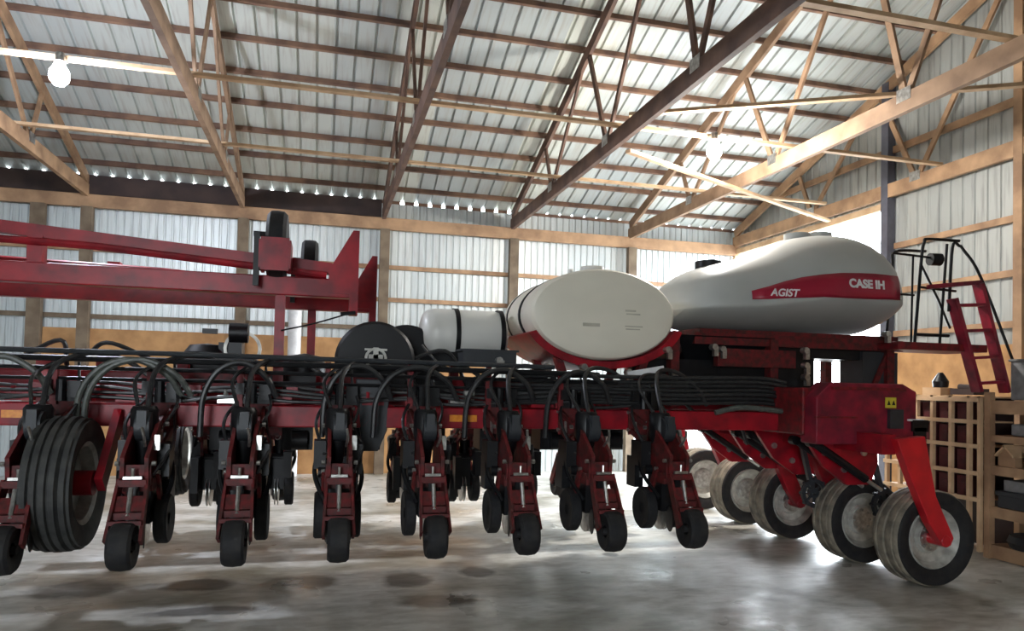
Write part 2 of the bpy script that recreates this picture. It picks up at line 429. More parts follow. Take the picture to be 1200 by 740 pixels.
# --- one row unit (origin on the toolbar face, opener side towards -y)
def row_unit():
    b = MB()
    # mounting plate and parallel arms
    b.box((0, -.12, 0), (.26, .03, .30))
    for s in (-1, 1):
        b.beam((s*.10, -.10, .08), (s*.10, -.52, -.05), .025, .05)
        b.beam((s*.10, -.10, -.10), (s*.10, -.52, -.24), .025, .05)
    # head and shank frame
    b.prism([(-.10, -.50, .02), (-.10, -.50, -.42), (-.10, -.72, -.52), (-.10, -.98, -.44), (-.10, -1.0, -.28), (-.10, -.66, -.04)], (.03, 0, 0))
    b.prism([(.07, -.50, .02), (.07, -.50, -.42), (.07, -.72, -.52), (.07, -.98, -.44), (.07, -1.0, -.28), (.07, -.66, -.04)], (.03, 0, 0))
    b.box((0, -.55, -.12), (.2, .04, .22)); b.box((0, -.93, -.42), (.22, .05, .16)); b.box((0, -.80, -.50), (.23, .22, .10))
    for s in (-1, 1):                                   # gauge wheel arms
        b.beam((s*.125, -.78, -.42), (s*.125, -.58, -.80), .03, .06)
    # bolts, clips
    c = MB()
    for s in (-1, 1):
        for (y, z) in [(-.52, -.05), (-.52, -.24), (-.12, .08), (-.12, -.10), (-.78, -.42), (-.95, -.33)]:
            c.cyl((s*.115, y, z), (s*.145, y, z), .018, 8)
    c.box((.12, -.80, -.18), (.04, .05, .12)); c.box((-.11, -.4, -.5), (.03, .05, .10)); c.tube([(.05, -.9, -.2), (.06, -.99, -.12), (.05, -1.02, -.05)], .012, 6)
    c.tube([(-.07, -.16, -.02), (-.09, -.30, -.28), (-.06, -.5, -.34)], .014, 6)
    b.merge(c, 1); u = b.build('row_unit', [M_unit, M_steel], P)
    # spring
    c = MB(); pts = [(.03*math.cos(t*1.2), -.28-.012*t, -.02-.009*t+.03*math.sin(t*1.2)) for t in range(22)]
    c.tube(pts, .007, 5); c.build('spring', M_steel, u)
    # seed meter and mini hopper
    c = MB(); c.lathe((-.02, -.62, .10), (0, 0, -1), [(0, 0), (.085, .0), (.105, .03), (.105, .22), (.07, .34), (.05, .50), (0, .50)], 18)
    c.build('seed_hopper', M_blk, u)
    c = MB(); c.cyl((-.055, -.70, -.06), (.055, -.70, -.06), .115, 20); c.box((0, -.78, -.0), (.07, .09, .14)); c.build('seed_meter', M_card, u)
    c = MB(); c.box((0, -.66, -.64), (.17, .30, .36)); c.box((.15, -.62, -.33), (.09, .2, .26)); c.box((-.16, -.5, -.30), (.10, .24, .24)); c.box((-.13, -.3, -.5), (.09, .2, .3)); c.box((.12, -.35, -.62), (.08, .2, .4)); c.tube([(.14, -.5, -.2), (.2, -.6, -.5), (.12, -.7, -.75)], .02, 6); c.tube([(-.14, -.5, -.2), (-.2, -.6, -.45), (-.1, -.8, -.7)], .02, 6); c.cyl((-.17, -.60, -.45), (.17, -.60, -.45), .05, 12)
    c.build('opener_guard', M_blk, u)
    # opener discs
    c = MB()
    for s in (-1, 1): c.cyl((s*.015, -.62, -.84), (s*.022, -.62, -.84), .185, 24)
    c.build('opener_disc', M_steel, u)
    # gauge wheels
    for s in (-1, 1):
        c = MB(); c.lathe((s*.145-.0, -.58, -.82), (1, 0, 0), [(.05, -.035), (.15, -.045), (.185, -.05), (.2, -.035), (.2, .035), (.185, .05), (.15, .045), (.05, .035)], 26)
        c.lathe((s*.145, -.58, -.82), (1, 0, 0), [(0, -.02), (.15, -.015), (.15, .015), (0, .02)], 20)
        c.build('gauge_wheel', M_rub, u)
    # closing discs
    c = MB()
    for s in (-1, 1):
        c.lathe((s*.085, -.98, -.86), V((1, s*.18, 0)), [(0, -.008), (.11, -.004), (.115, 0), (.11, .004), (0, .008)], 20)
    c.beam((0, -.93, -.42), (0, -.98, -.84), .05, .04)
    c.build('closing_disc', M_blk, u)
    # press wheel arm and wheel
    c = MB()
    for s in (-1, 1): c.beam((s*.095, -.98, -.46), (s*.115, -1.23, -.88), .022, .10)
    c.box((0, -1.08, -.62), (.19, .12, .03), Matrix.Rotation(1.05, 3, 'X')); c.box((0, -1.0, -.47), (.20, .10, .05)); c.box((0, -1.22, -.735), (.23, .03, .03))
    c.box((0, -1.13, -.70), (.20, .02, .05))
    c.build('press_wheel_arm', M_unit, u)
    c = MB(); c.tube([(0, -1.06, -.50), (0, -1.13, -.70)], .018, 8, curve=False); c.box((0, -1.02, -.43), (.13, .03, .022)); c.cyl((0, -1.02, -.44), (0, -1.02, -.36), .012, 8)
    c.build('spring_tube', M_steel, u)
    c = MB(); c.lathe((0, -1.24, -.90), (1, 0, 0), [(.05, -.06), (.12, -.08), (.15, -.082), (.168, -.062), (.175, 0), (.168, .062), (.15, .082), (.12, .08), (.05, .06)], 26)
    c.cyl((-.09, -1.24, -.90), (.09, -1.24, -.90), .03, 10); c.build('press_wheel', M_rub, u)
    # hoses of the unit: tall arch to the rail, small lines to the meter
    c = MB()
    c.tube([(.0, -.62, .08), (.02, -.45, .40), (.18, -.22, .52), (.42, -.14, .50), (.66, -.12, .34), (.78, -.1, .16)], .022, 8)
    c.tube([(-.08, -.60, .10), (-.14, -.40, .33), (.02, -.16, .47), (.30, -.12, .47)], .016, 7)
    c.tube([(.09, -.58, -.1), (.17, -.36, .1), (.12, -.16, .28), (.10, -.1, .45)], .013, 7)
    c.tube([(-.12, -.62, -.3), (-.2, -.45, -.05), (-.13, -.2, .12), (-.02, -.1, .2)], .015, 7)
    c.tube([(.12, -.9, -.42), (.2, -.66, -.22), (.15, -.3, -.12), (.1, -.12, .1)], .012, 7)
    c.build('hose', M_hose, u)
    # valve block hanging in front of the bar
    c = MB(); c.box((.11, -.2, .22), (.10, .10, .14)); c.box((-.1, -.2, .25), (.07, .08, .10)); c.cyl((.0, -.2, .12), (.0, -.2, .30), .04, 10)
    c.box((.02, -.16, .14), (.3, .03, .05)); c.build('valve_block', M_blk, u)
    return u
RX = [3.196-.762*k for k in range(8)]
u0_ = row_unit(); index_kids()
for i, x in enumerate(RX):
    u = u0_ if i == 0 else copy_tree(u0_, P)
    u.location = (x, YB1, ZB+.0)
for i in range(8):
    u = copy_tree(u0_, P); u.rotation_euler = (0, 0, PI); u.location = (3.30-.762*i, YB2, ZB-.16)

# rail of steel pipes over the toolbar, with red stanchions
for i, (z, y, r, x1) in enumerate([(2.16, 6.78, .022, 2.2), (2.10, 6.80, .026, 2.6), (2.02, 6.84, .018, 2.9), (1.93, 6.9, .016, 2.9)]):
    MB().tube([(-4.0, y, z), (-1, y, z), (x1, y, z-.02)], r, 8, curve=False).build('pipe', M_blk if i != 0 else M_card, P)
for x in (-2.98, -2.20, -1.46, -.72, .04, .80, 1.56, 2.3):
    MB().box((x, 6.88, 1.92), (.05, .05, .42)).box((x, 6.95, 1.76), (.09, .14, .05)).build('stanchion', M_redd, P)
# pink washed plates, brackets and lines lying on top of the bar
for k in range(15):
    x = -2.9+.42*k
    b = MB(); b.box((x, 7.0, 1.77), (.2+.1*random.random(), .12, .07)); b.box((x+.1, 7.05, 1.84), (.10, .10, .10)); b.cyl((x-.05, 6.96, 1.74), (x-.05, 6.96, 1.86), .02, 8)
    b.build('clamp', M_red if k % 5 else M_steel, P)
for (z, y, o_) in [(1.80, 6.92, 0), (1.84, 6.95, .4), (1.77, 6.9, .8), (1.88, 7.1, .2)]:
    pts = [(-3.5+.5*i+o_*.3, y+.02*math.sin(i*1.7+o_), z+.025*math.sin(i*2.3+o_*3)) for i in range(14)]
    MB().tube(pts, .016, 7).build('hydraulic_line', M_hose, P)
for x in (-.9, .45):                                     # red panels between the units
    pass
MB().box((-.95, 7.3, 1.93), (.62, .05, .20)).build('frame_plate', M_redd, P)
MB().box((.28, 7.3, 1.93), (.50, .05, .20)).build('frame_plate', M_redd, P)
MB().box((1.9, 7.3, 1.93), (.50, .05, .20)).build('frame_plate', M_redd, P)
for x in (-2.47, 1.33):
    MB().box((x, 6.94, 1.62), (.27, .012, .065)).build('amber_reflector', M_amb, P)
for k, (x, w_, z) in enumerate([(-1.0, .5, 2.0), (-.3, .45, 1.98), (.3, .3, 1.95), (1.05, .5, 1.98), (1.65, .4, 2.0), (2.25, .5, 2.02), (2.9, .5, 2.0), (3.5, .5, 1.98)]):
    MB().box((x, 7.5, z-.06), (w_, .12, .16)).cyl((x-.1, 7.42, z), (x-.1, 7.46, z), .04, 10).build('manifold', M_blk, P)
MB().box((-2.36, 7.2, 2.02), (.16, .08, .20)).build('bracket', M_bright, P)
# big grey arch hoses
for (x, s, m_) in [(-1.98, .9, M_ghose), (-1.92, .92, M_ghose), (-1.02, .7, M_hose), (-2.9, .8, M_ghose), (.0, .7, M_hose), (.45, .9, M_hose), (1.3, .8, M_hose), (2.1, .8, M_hose)]:
    MB().tube([(x, 6.72, 1.45), (x+.03*s, 6.70, 1.80), (x+.20*s, 6.70, 2.03), (x+.48*s, 6.72, 2.10), (x+.75*s, 6.74, 1.98), (x+.88*s, 6.8, 1.8)], .026, 9).build('arch_hose', m_, P)
# dark chute below the fan
MB().prism([(.30, 6.95, 1.98), (.62, 6.95, 1.98), (.60, 6.95, 1.50), (.52, 6.95, 1.30), (.38, 6.95, 1.30), (.33, 6.95, 1.6)], (0, .08, 0)).build('chute', M_card, P, bevel=.01)

# wing carrying wheel with ribbed tread
def ribbed_tyre(c, r, wd, parent, name='wing_wheel'):
    t = empty(name, c, parent)
    prof = [(r*.60, -wd*.40), (r*.80, -wd*.5), (r*.93, -wd*.49)]
    n = 5
    x = -wd*.46
    for i in range(n):
        w_ = wd*.92/n; a = x+i*w_; crown = r*(1-.03*abs((i-2)/2)**2)
        prof += [(crown-.022, a), (crown, a+.008), (crown, a+w_-.018), (crown-.022, a+w_-.010)]
    prof += [(r*.93, wd*.49), (r*.80, wd*.5), (r*.60, wd*.40)]
    MB().lathe((0, 0, 0), (1, 0, 0), prof, 48).build('tyre', M_ribr, t)
    MB().lathe((0, 0, 0), (1, 0, 0), [(r*.62, -wd*.42), (r*.56, -wd*.38), (r*.52, 0), (0, .0), (0, .02), (r*.50, .03), (r*.55, wd*.36), (r*.62, wd*.42)], 36).build('rim', M_rim, t)
    return t
ribbed_tyre((-1.7, 9.35, 1.05), .50, .32, P)
ribbed_tyre((4.75, 9.6, 1.15), .45, .30, P)
t = ribbed_tyre((-1.95, 6.45, 1.10), .535, .34, P)
MB().cyl((.02, 0, 0), (.20, 0, 0), .10, 16).beam((.24, 0, -.02), (.24, .5, .52), .06, .16).build('hub', M_red, t)

# folded marker booms
def boom(dx, dy, full=True):
    def q(x, z, y=0): return (x+dx, 7.2+dy, z)
    b = MB(); b.box((-1.9+dx, 7.2+dy, 2.85), (4.4, .14, .18)); b.build('boom_beam', M_red, P, bevel=.01)
    if full: MB().beam((-4.2+dx, 7.2+dy, 3.27), (-2.75+dx, 7.2+dy, 3.24), .10, .11).beam((-2.75+dx, 7.2+dy, 3.24), (.05+dx, 7.2+dy, 3.04), .10, .11).build('boom_beam', M_red, P)
    MB().tube([(-4.0+dx, 7.13+dy, 3.15), (-2.0+dx, 7.13+dy, 3.11), (.0+dx, 7.13+dy, 2.97)], .035, 10, curve=False).build('boom_cylinder', M_red, P)
    MB().box((-2.48+dx, 7.2+dy, 3.03), (.12, .12, .3)).build('boom_strut', M_red, P)
    MB().prism([(.02+dx, 7.12+dy, 3.02), (.24+dx, 7.12+dy, 3.42), (.30+dx, 7.12+dy, 3.42), (.30+dx, 7.12+dy, 2.60), (.22+dx, 7.12+dy, 2.60), (.22+dx, 7.12+dy, 2.8), (.02+dx, 7.12+dy, 2.8)], (0, .16, 0)).build('boom_end', M_red, P)
    MB().tube([(.28+dx, 7.1+dy, 2.62), (.14+dx, 7.1+dy, 2.60)], .018, 6, curve=False).build('hook', M_blk, P)
    MB().beam((-.42+dx, 7.2+dy, 2.76), (-.42+dx, 7.2+dy, 1.75), .09, .09).build('boom_leg', M_red, P)
    t = empty('marker_wheel', (-.46+dx, 7.2+dy, 3.24), P)
    MB().lathe((0, 0, 0), (1, 0, 0), [(.15, -.07), (.24, -.095), (.29, -.09), (.32, -.06), (.325, 0), (.32, .06), (.29, .09), (.24, .095), (.15, .07)], 30).build('tyre', M_rub, t)
    MB().lathe((0, 0, 0), (1, 0, 0), [(.16, -.07), (.05, -.03), (0, -.03), (0, .03), (.05, .03), (.16, .07)], 20).build('rim', M_redd, t)
    b = MB(); b.box((0, -.34, -.14), (.25, .03, .30))
    for s in (-1, 1): b.box((s*.125, -.17, -.14), (.03, .36, .26))
    b.build('wheel_guard', M_red, t)
    b = MB(); b.beam((-.17, -.2, .08), (-.17, -.2, -.42), .05, .05); b.cyl((-.2, -.2, .06), (-.07, -.2, .06), .025, 8); b.build('bracket', M_blk, t)
boom(0, 0); boom(.27, 1.38, False)
MB().tube([(-.40, 7.1, 2.42), (-.1, 7.1, 2.50), (.25, 7.1, 2.62)], .008, 5).build('cable', M_blk, P)

# fan housing, small engine and domes
b = MB(); b.lathe((.50, 7.35, 2.17), (0, 1, 0), [(0, .0), (.10, .0), (.12, .02), (.37, .02), (.40, .05), (.40, .20), (.36, .24), (0, .24)], 40); b.build('fan_housing', M_blk, P)
b = MB(); b.lathe((.50, 7.31, 2.19), (0, 1, 0), [(.085, 0), (.11, 0), (.11, .05), (.085, .05)], 20, closed=True); b.box((.5, 7.33, 2.20), (.14, .03, .06)); b.box((.5, 7.33, 2.24), (.05, .03, .12)); b.box((.5, 7.33, 2.28), (.22, .02, .02)); b.build('fan_hub', M_rim, P)
b = MB(); b.lathe((.86, 7.75, 2.22), (0, 1, 0), [(0, .0), (.33, .02), (.36, .05), (.36, .16), (0, .18)], 40); b.build('fan_housing', M_blk, P)
MB().tube([(.98, 7.5, 2.35), (1.07, 7.45, 2.24), (1.18, 7.4, 2.14), (1.3, 7.4, 2.1)], .015, 6).build('hose', M_hose, P)
b = MB(); b.lathe((-1.15, 7.9, 2.10), (0, 0, 1), [(.22, -.1), (.22, .12), (.17, .19), (0, .21)], 20); b.box((-.92, 7.85, 2.20), (.22, .2, .24)); b.cyl((-.93, 7.75, 2.42), (-.75, 7.75, 2.42), .10, 16)
b.box((-1.12, 7.8, 2.43), (.14, .06, .05)); b.box((-1.05, 7.86, 2.05), (.75, .4, .3)); b.build('blower', M_blk, P)
MB().lathe((-.80, 7.72, 2.26), (0, 1, 0), [(.15, 0), (.18, .0), (.18, .06), (.15, .06)], 24, closed=True).build('blower_ring', M_rim, P)
MB().lathe((-.20, 7.9, 2.04), (0, 0, 1), [(.22, -.1), (.22, .1), (.16, .17), (0, .2)], 20).build('dome', M_blk, P)

# small tank
t = empty('small_tank', (1.5, 7.95, 2.50), P)
b = MB(); prof = [(0, -.49), (.14, -.485), (.22, -.46), (.265, -.41), (.285, -.33), (.285, .33), (.265, .42), (.2, .47), (0, .48)]
b.lathe((0, 0, 0), (1, 0, 0), prof, 32); b.build('shell', M_polyg, t)
for x in (-.10, .40):
    MB().lathe((x, 0, 0), (1, 0, 0), [(.288, -.025), (.298, -.025), (.298, .025), (.288, .025)], 32, closed=True).build('strap', M_blk, t)
MB().box((0, 0, -.27), (.75, .5, .14)).build('saddle', M_blk, t)
MB().box((1.62, 7.25, 2.22), (.55, .3, .14)).box((1.62, 7.25, 2.3), (.6, .32, .02)).build('control_box', M_card, P)

# oval tank, long axis front to back
t = empty('oval_tank', (2.86, 7.1, 2.725), P)
b = MB()
b.lathe((0, 0, 0), (0, 1, 0), [(0, -.035), (.45, -.03), (.70, -.012), (.78, .01), (.813, .05), (.818, .12), (.818, .42), (.80, .45), (.80, .50), (.818, .53), (.818, 1.15), (.79, 1.25), (.6, 1.30), (0, 1.31)], 64, refx=(1, 0, 0))
o = b.build('shell', M_poly, t); o.scale = (1, 1, .593)
for y in (.475, 1.0):
    o = MB().lathe((0, y, 0), (0, 1, 0), [(.803, -.02), (.828, -.02), (.828, .02), (.803, .02)], 64, refx=(1, 0, 0), closed=True).build('strap', M_blk, t); o.scale = (1, 1, .593)
for (x, z, w_, h_) in [(-.17, -.12, .19, .035), (.27, .045, .12, .02), (.30, .01, .16, .015), (.31, -.12, .2, .012), (.30, -.15, .16, .012)]:
    MB().box((x, -.033-.0, z), (w_, .006, h_)).build('faded_label', mat('faded_print', (.50, .47, .38), .5), t)
MB().cyl((-.05, .3, .47), (-.05, .3, .54), .13, 20).cyl((-.28, .35, .45), (-.28, .35, .51), .03, 10).build('lid', M_polyg, t)
# red cradle under it
b = MB(); n = 28; vs = []
for i in range(n+1):
    a = PI*1.13+(PI*.78)*i/n
    for (k, y) in ((1.015, -.02), (1.12, -.02), (1.12, 1.2), (1.015, 1.2)):
        vs.append((.82*k*math.cos(a), y, (.487*(1+(k-1)*1.55))*math.sin(a)))
fs = []
for i in range(n):
    for j in range(4): fs.append((i*4+j, i*4+(j+1) % 4, (i+1)*4+(j+1) % 4, (i+1)*4+j))
fs += [(0, 1, 2, 3), (n*4+3, n*4+2, n*4+1, n*4)]
b.add(vs, fs, 0, True); b.build('cradle', M_red, t)
for (x, y) in ((-.5, .1), (.5, .1), (-.5, .9), (.5, .9)): MB().beam((x, y, -.45), (x*.8, y, -.72), .08, .08).build('cradle_leg', M_redd, t)
MB().box((.42, -.1, -.60), (.42, .04, .07), Matrix.Rotation(-.18, 3, 'Y')).build('step_plate', M_white, t)

# big bulk tank: lofted shell
TT0 = [(3.86, .30, 2.95), (3.90, .52, 3.10), (4.03, .68, 3.27), (4.25, .78, 3.40), (4.5, .82, 3.47), (4.95, .85, 3.58), (5.3, .88, 3.72), (5.6, .90, 3.83), (5.95, .90, 3.90), (6.35, .90, 3.93), (6.65, .90, 3.91), (6.90, .88, 3.82), (7.02, .84, 3.70), (7.08, .76, 3.55), (7.10, .60, 3.35), (7.11, .35, 3.2)]
TT = [(x if x < 4.9 else 4.9+(x-4.9)*.80, hw, z) for x, hw, z in TT0]
def tank_pt(i, a, off=0.0):
    x, hw, zt = TT[i]
    endk = min(1, hw/.82)
    zb = 2.62+.10*max(0, (x-5.0)/2)
    if hw < .8: zb = zb+(1-endk)*.35
    zm = zb+(zt-zb)*.33
    ca, sa = math.cos(a), math.sin(a); n = 2.2 if sa > 0 else 1.45
    y = math.copysign(abs(ca)**(2/n), ca)*(hw+off)
    z = math.copysign(abs(sa)**(2/n), sa)
    z = zm+z*((zt-zm+off) if sa > 0 else (zm-zb+off))
    return V((x, 7.88+y, z))
def tank_interp(x, a, off):
    for i in range(len(TT)-1):
        if TT[i][0] <= x <= TT[i+1][0]:
            t_ = (x-TT[i][0])/(TT[i+1][0]-TT[i][0]); return tank_pt(i, a, off).lerp(tank_pt(i+1, a, off), t_)
T = empty('bulk_tank', (0, 0, 0), P)
b = MB(); n = 48; vs = []
for i in range(len(TT)):
    for k in range(n): vs.append(tank_pt(i, 2*PI*k/n))
fs = [(i*n+k, i*n+(k+1) % n, (i+1)*n+(k+1) % n, (i+1)*n+k) for i in range(len(TT)-1) for k in range(n)]
fs += [tuple(range(n)), tuple((len(TT)-1)*n+k for k in range(n))[::-1]]
b.add(vs, fs, 0, True); o = b.build('shell', M_polyb, T)
sd = o.modifiers.new('smooth', 'SUBSURF'); sd.levels = 1; sd.render_levels = 1
# stripe conforming to the near side
def side_a(z, x):   # angle on the near side (y negative) reaching height z
    best = None
    for k in range(200):
        a = PI*.55+PI*.75*k/200
        p = tank_interp(x, a, 0)
        if p is None: continue
        if p.y < 7.5 and (best is None or abs(p.z-z) < best[0]): best = (abs(p.z-z), a)
    return best[1]
b = MB(); vs = []; xs = [4.58, 4.8, 5.0, 5.2, 5.45, 5.7, 5.95, 6.15, 6.35, 6.5]
tops = [3.06, 3.13, 3.19, 3.25, 3.29, 3.32, 3.335, 3.34, 3.34, 3.34]
bots = [2.97, 2.985, 3.0, 3.015, 3.03, 3.035, 3.04, 3.045, 3.05, 3.05]
for x, zt, zb in zip(xs, tops, bots):
    a0, a1 = side_a(zt, x), side_a(zb, x)
    for j in range(5): vs.append(tank_interp(x, a0+(a1-a0)*j/4, .006))
fs = [(i*5+j, i*5+j+1, (i+1)*5+j+1, (i+1)*5+j) for i in range(len(xs)-1) for j in range(4)]
b.add(vs, fs, 0, True); o = b.build('red_stripe', M_decal, T); solid(o, .004, 0)
def text(body, size, x, z, m_, name='lettering', y_off=.012, shear=0, bold=.0, parent=T):
    cu = bpy.data.curves.new('t', 'FONT'); cu.body = body; cu.size = size; cu.extrude = .002; cu.offset = bold; cu.shear = shear
    o = bpy.data.objects.new('t', cu); C.objects.link(o)
    dg = bpy.context.evaluated_depsgraph_get(); me = bpy.data.meshes.new_from_object(o.evaluated_get(dg))
    bpy.data.objects.remove(o)
    me.materials.clear(); me.materials.append(m_)
    for v in me.vertices:                   # wrap on the tank side
        px = x+v.co.x; pz = z+v.co.y
        p = tank_interp(px, side_a(pz, px), y_off+v.co.z)
        v.co = (px, p.y, pz)
    o = bpy.data.objects.new(name, me); C.objects.link(o); o.parent = parent
    return o
text('CASE IH', .135, 5.78, 3.165, M_white, bold=.006)
text('AGIST', .12, 4.80, 3.02, M_white, bold=.003, shear=.3)
for (i, x) in ((4, 4.5), (8, 5.74), (9, 6.06)):
    p = tank_pt(i, PI/2); MB().cyl((x, 7.88, p.z-.05), (x, 7.88, p.z+.04), .16, 20).cyl((x+.05, 7.88, p.z), (x+.05, 7.88, p.z+.07), .04, 10).build('lid', M_blk if i == 4 else M_polyb, T)
MB().box((5.45, 7.9, 2.60), (2.7, 1.1, .10)).build('tank_base', M_unit, P)
MB().box((5.4, 7.3, 2.53), (2.8, .06, .13)).build('tank_rail', M_unit, P)
MB().box((4.6, 7.95, 2.15), (1.5, .7, .5)).build('meter_bank', M_blk, P)
MB().box((5.0, 7.62, 2.28), (1.25, .5, .62)).build('seed_meter_case', M_blk, P)
MB().box((6.1, 7.7, 2.47), (1.1, .7, .24)).build('tank_sump', M_blk, P)
MB().box((6.50, 7.5, 2.2), (.5, .4, .50)).build('air_manifold', M_card, P)
# hoppers under the tank
for x in (4.4,):
    b = MB(); a_, c_ = .62, .22
    b.add([(x-a_, 7.88-a_, 2.56), (x+a_, 7.88-a_, 2.56), (x+a_, 7.88+a_, 2.56), (x-a_, 7.88+a_, 2.56), (x-c_, 7.88-c_, 2.02), (x+c_, 7.88-c_, 2.02), (x+c_, 7.88+c_, 2.02), (x-c_, 7.88+c_, 2.02)],
          [(3, 2, 1, 0), (4, 5, 6, 7), (0, 1, 5, 4), (1, 2, 6, 5), (2, 3, 7, 6), (3, 0, 4, 7)]); b.build('metering_hopper', M_blk, P)
MB().box((4.75, 7.25, 2.32), (1.0, .1, .2)).build('frame_rail', M_unit, P)
MB().box((4.3, 7.45, 2.12), (2.0, .12, .34)).build('frame_side', M_blk, P)
MB().box((4.6, 7.3, 1.95), (1.7, .3, .28)).build('valve_cover', M_blk, P)
for x in (3.75, 5.0, 6.6):
    for y in (7.3, 8.4): MB().box((x, y, 2.15), (.1, .12, .8)).build('frame_post', M_unit, P)
b = MB()
for (x, z) in [(3.55, 2.37), (3.62, 2.12), (4.1, 2.42), (4.2, 2.40), (5.25, 2.42), (5.26, 2.25), (5.26, 2.12), (2.2, 2.15), (1.7, 2.2), (3.1, 2.12), (2.6, 2.16), (6.35, 2.65)]:
    b = MB(); b.cyl((x, 7.0, z), (x, 7.08, z), .035, 10); b.box((x+.03, 7.05, z-.05), (.05, .05, .1)); b.build('fitting', M_steel, P)
# black hose bundle to the rear
for k in range(7):
    z = 1.80+.045*k; y = 6.93+.03*math.sin(k*2)
    MB().tube([(1.8, y, z-.02), (2.6, y-.02, z+.02*math.sin(k)), (3.6, y, z), (4.6, y+.05, z+.02), (5.0, y+.12, z-.02)], .022, 7).build('hose', M_hose, P)
MB().tube([(4.05, 6.9, 1.71), (4.35, 6.88, 1.77), (4.8, 6.88, 1.74), (5.05, 6.9, 1.72)], .03, 8).build('hose', M_ghose, P)
# clutter in the dark centre
random.seed(11)
for k in range(42):
    x = random.uniform(-2.9, 5.0); y = random.uniform(7.2, 8.3); z = random.uniform(1.55, 2.12)
    b = MB(); 
    if k % 3 == 0: b.tube([(x, y, z), (x+random.uniform(.1, .5), y-.1, z+random.uniform(.05, .2)), (x+random.uniform(.4, .9), y, z+random.uniform(-.3, .1))], .02, 6); b.build('hose', M_hose, P)
    elif k % 3 == 1: b.box((x, y, z), (random.uniform(.1, .3), .15, random.uniform(.08, .2))).cyl((x, y-.1, z), (x, y-.05, z), .04, 8); b.build('valve_block', M_blk, P)
    else: b.box((x, y, z), (random.uniform(.05, .12), .1, random.uniform(.1, .3))).cyl((x+.06, y-.1, z-.1), (x+.06, y-.1, z+.1), .015, 6); b.build('bracket', M_redd, P)
for k in range(9):
    x = -1.6+.68*k
    MB().box((x, 7.8, 1.45), (.30, .35, .40)).cyl((x-.05, 7.6, 1.35), (x+.1, 7.6, 1.35), .10, 12).build('gearbox', M_blk, P)

# rear frame: housings, wheel arms, four transport wheels
b = MB(); b.prism([(4.88, 6.35, 1.42), (6.12, 6.35, 1.42), (6.12, 6.35, 1.98), (5.95, 6.35, 2.06), (5.05, 6.35, 2.06), (4.88, 6.35, 1.9)], (0, .25, 0)); b.build('rear_frame', M_redr, P, bevel=.015)
MB().box((5.5, 7.83, 1.75), (1.3, 2.6, .5)).build('rear_frame', M_redd, P, bevel=.015)
MB().box((5.5, 6.33, 2.0), (.9, .04, .03)).box((5.1, 6.33, 1.70), (.5, .04, .02)).build('edge_strip', M_redd, P)
MB().box((5.78, 6.34, 1.86), (.13, .012, .11)).build('warning_decal', M_yel, P)
b = MB()
for s in (-.03, .03): b.prism([(5.78+s-.02, 6.329, 1.835), (5.78+s+.02, 6.329, 1.835), (5.78+s, 6.329, 1.885)], (0, .004, 0))
b.build('warning_mark', M_blk, P)
MB().box((5.83, 6.33, 1.69), (.17, .05, .20)).build('black_box', M_card, P)
MB().box((6.15, 6.4, 1.62), (.2, .15, .12)).box((6.15, 6.4, 1.50), (.15, .15, .2)).box((6.1, 6.38, 1.68), (.2, .1, .02), mi=1).build('tail_valve', [M_blk, M_white], P)
def transport_wheel(y, side):
    t = empty('transport_wheel', (6.07, y, .49), P)
    r, wd = .49, .38
    prof = [(.30, -.13), (.36, -.17), (.43, -.19), (.462, -.185), (.475, -.165), (.487, -.15), (.49, -.12), (.475, -.11), (.475, -.10), (.49, -.09), (.49, -.02), (.475, -.01), (.475, .01), (.49, .02), (.49, .09), (.475, .10), (.475, .11), (.49, .12), (.487, .15), (.475, .165), (.462, .185), (.43, .19), (.36, .17), (.30, .13)]
    MB().lathe((0, 0, 0), (0, 1, 0), prof, 56, mif=lambda i: 0 if (i < 4 or i > 18) else 1).build('tyre', [M_rub, M_dust], t)
    MB().lathe((0, 0, 0), (0, 1, 0), [(.315, -.14), (.305, -.155), (.285, -.13), (.25, -.08), (.17, -.06), (.15, -.09), (.07, -.09), (0, -.10), (0, .02), (.27, .06), (.29, .13), (.315, .14)], 40).build('rim', M_rim, t)
    b = MB(); b.cyl((0, -.10, 0), (0, -.085, 0), .135, 24)
    for k in range(8):
        a = 2*PI*k/8; b.cyl((.11*math.cos(a), -.12, .11*math.sin(a)), (.11*math.cos(a), -.08, .11*math.sin(a)), .014, 6)
    b.build('hub_flange', M_steel, t)
    ya = -.235*side
    MB().prism([(-.60, ya-.05, 1.02), (-.26, ya-.05, 1.05), (-.12, ya-.05, .45), (.10, ya-.05, .03), (.06, ya-.05, -.05), (-.04, ya-.05, -.04), (-.20, ya-.05, .18), (-.42, ya-.05, .62)], (0, .10, 0)).cyl((0, ya-.06, 0), (0, ya*.2, 0), .06, 16).build('wheel_arm', M_bright if side > 0 and y < 7 else M_red, t, bevel=.01)
for y, s in [(6.2, 1), (7.17, -1), (8.47, 1), (9.49, -1), (10.75, -1)]: transport_wheel(y, s)
MB().beam((5.45, 6.0, 1.45), (5.45, 11.0, 1.45), .16, .2).build('axle_beam', M_red, P)
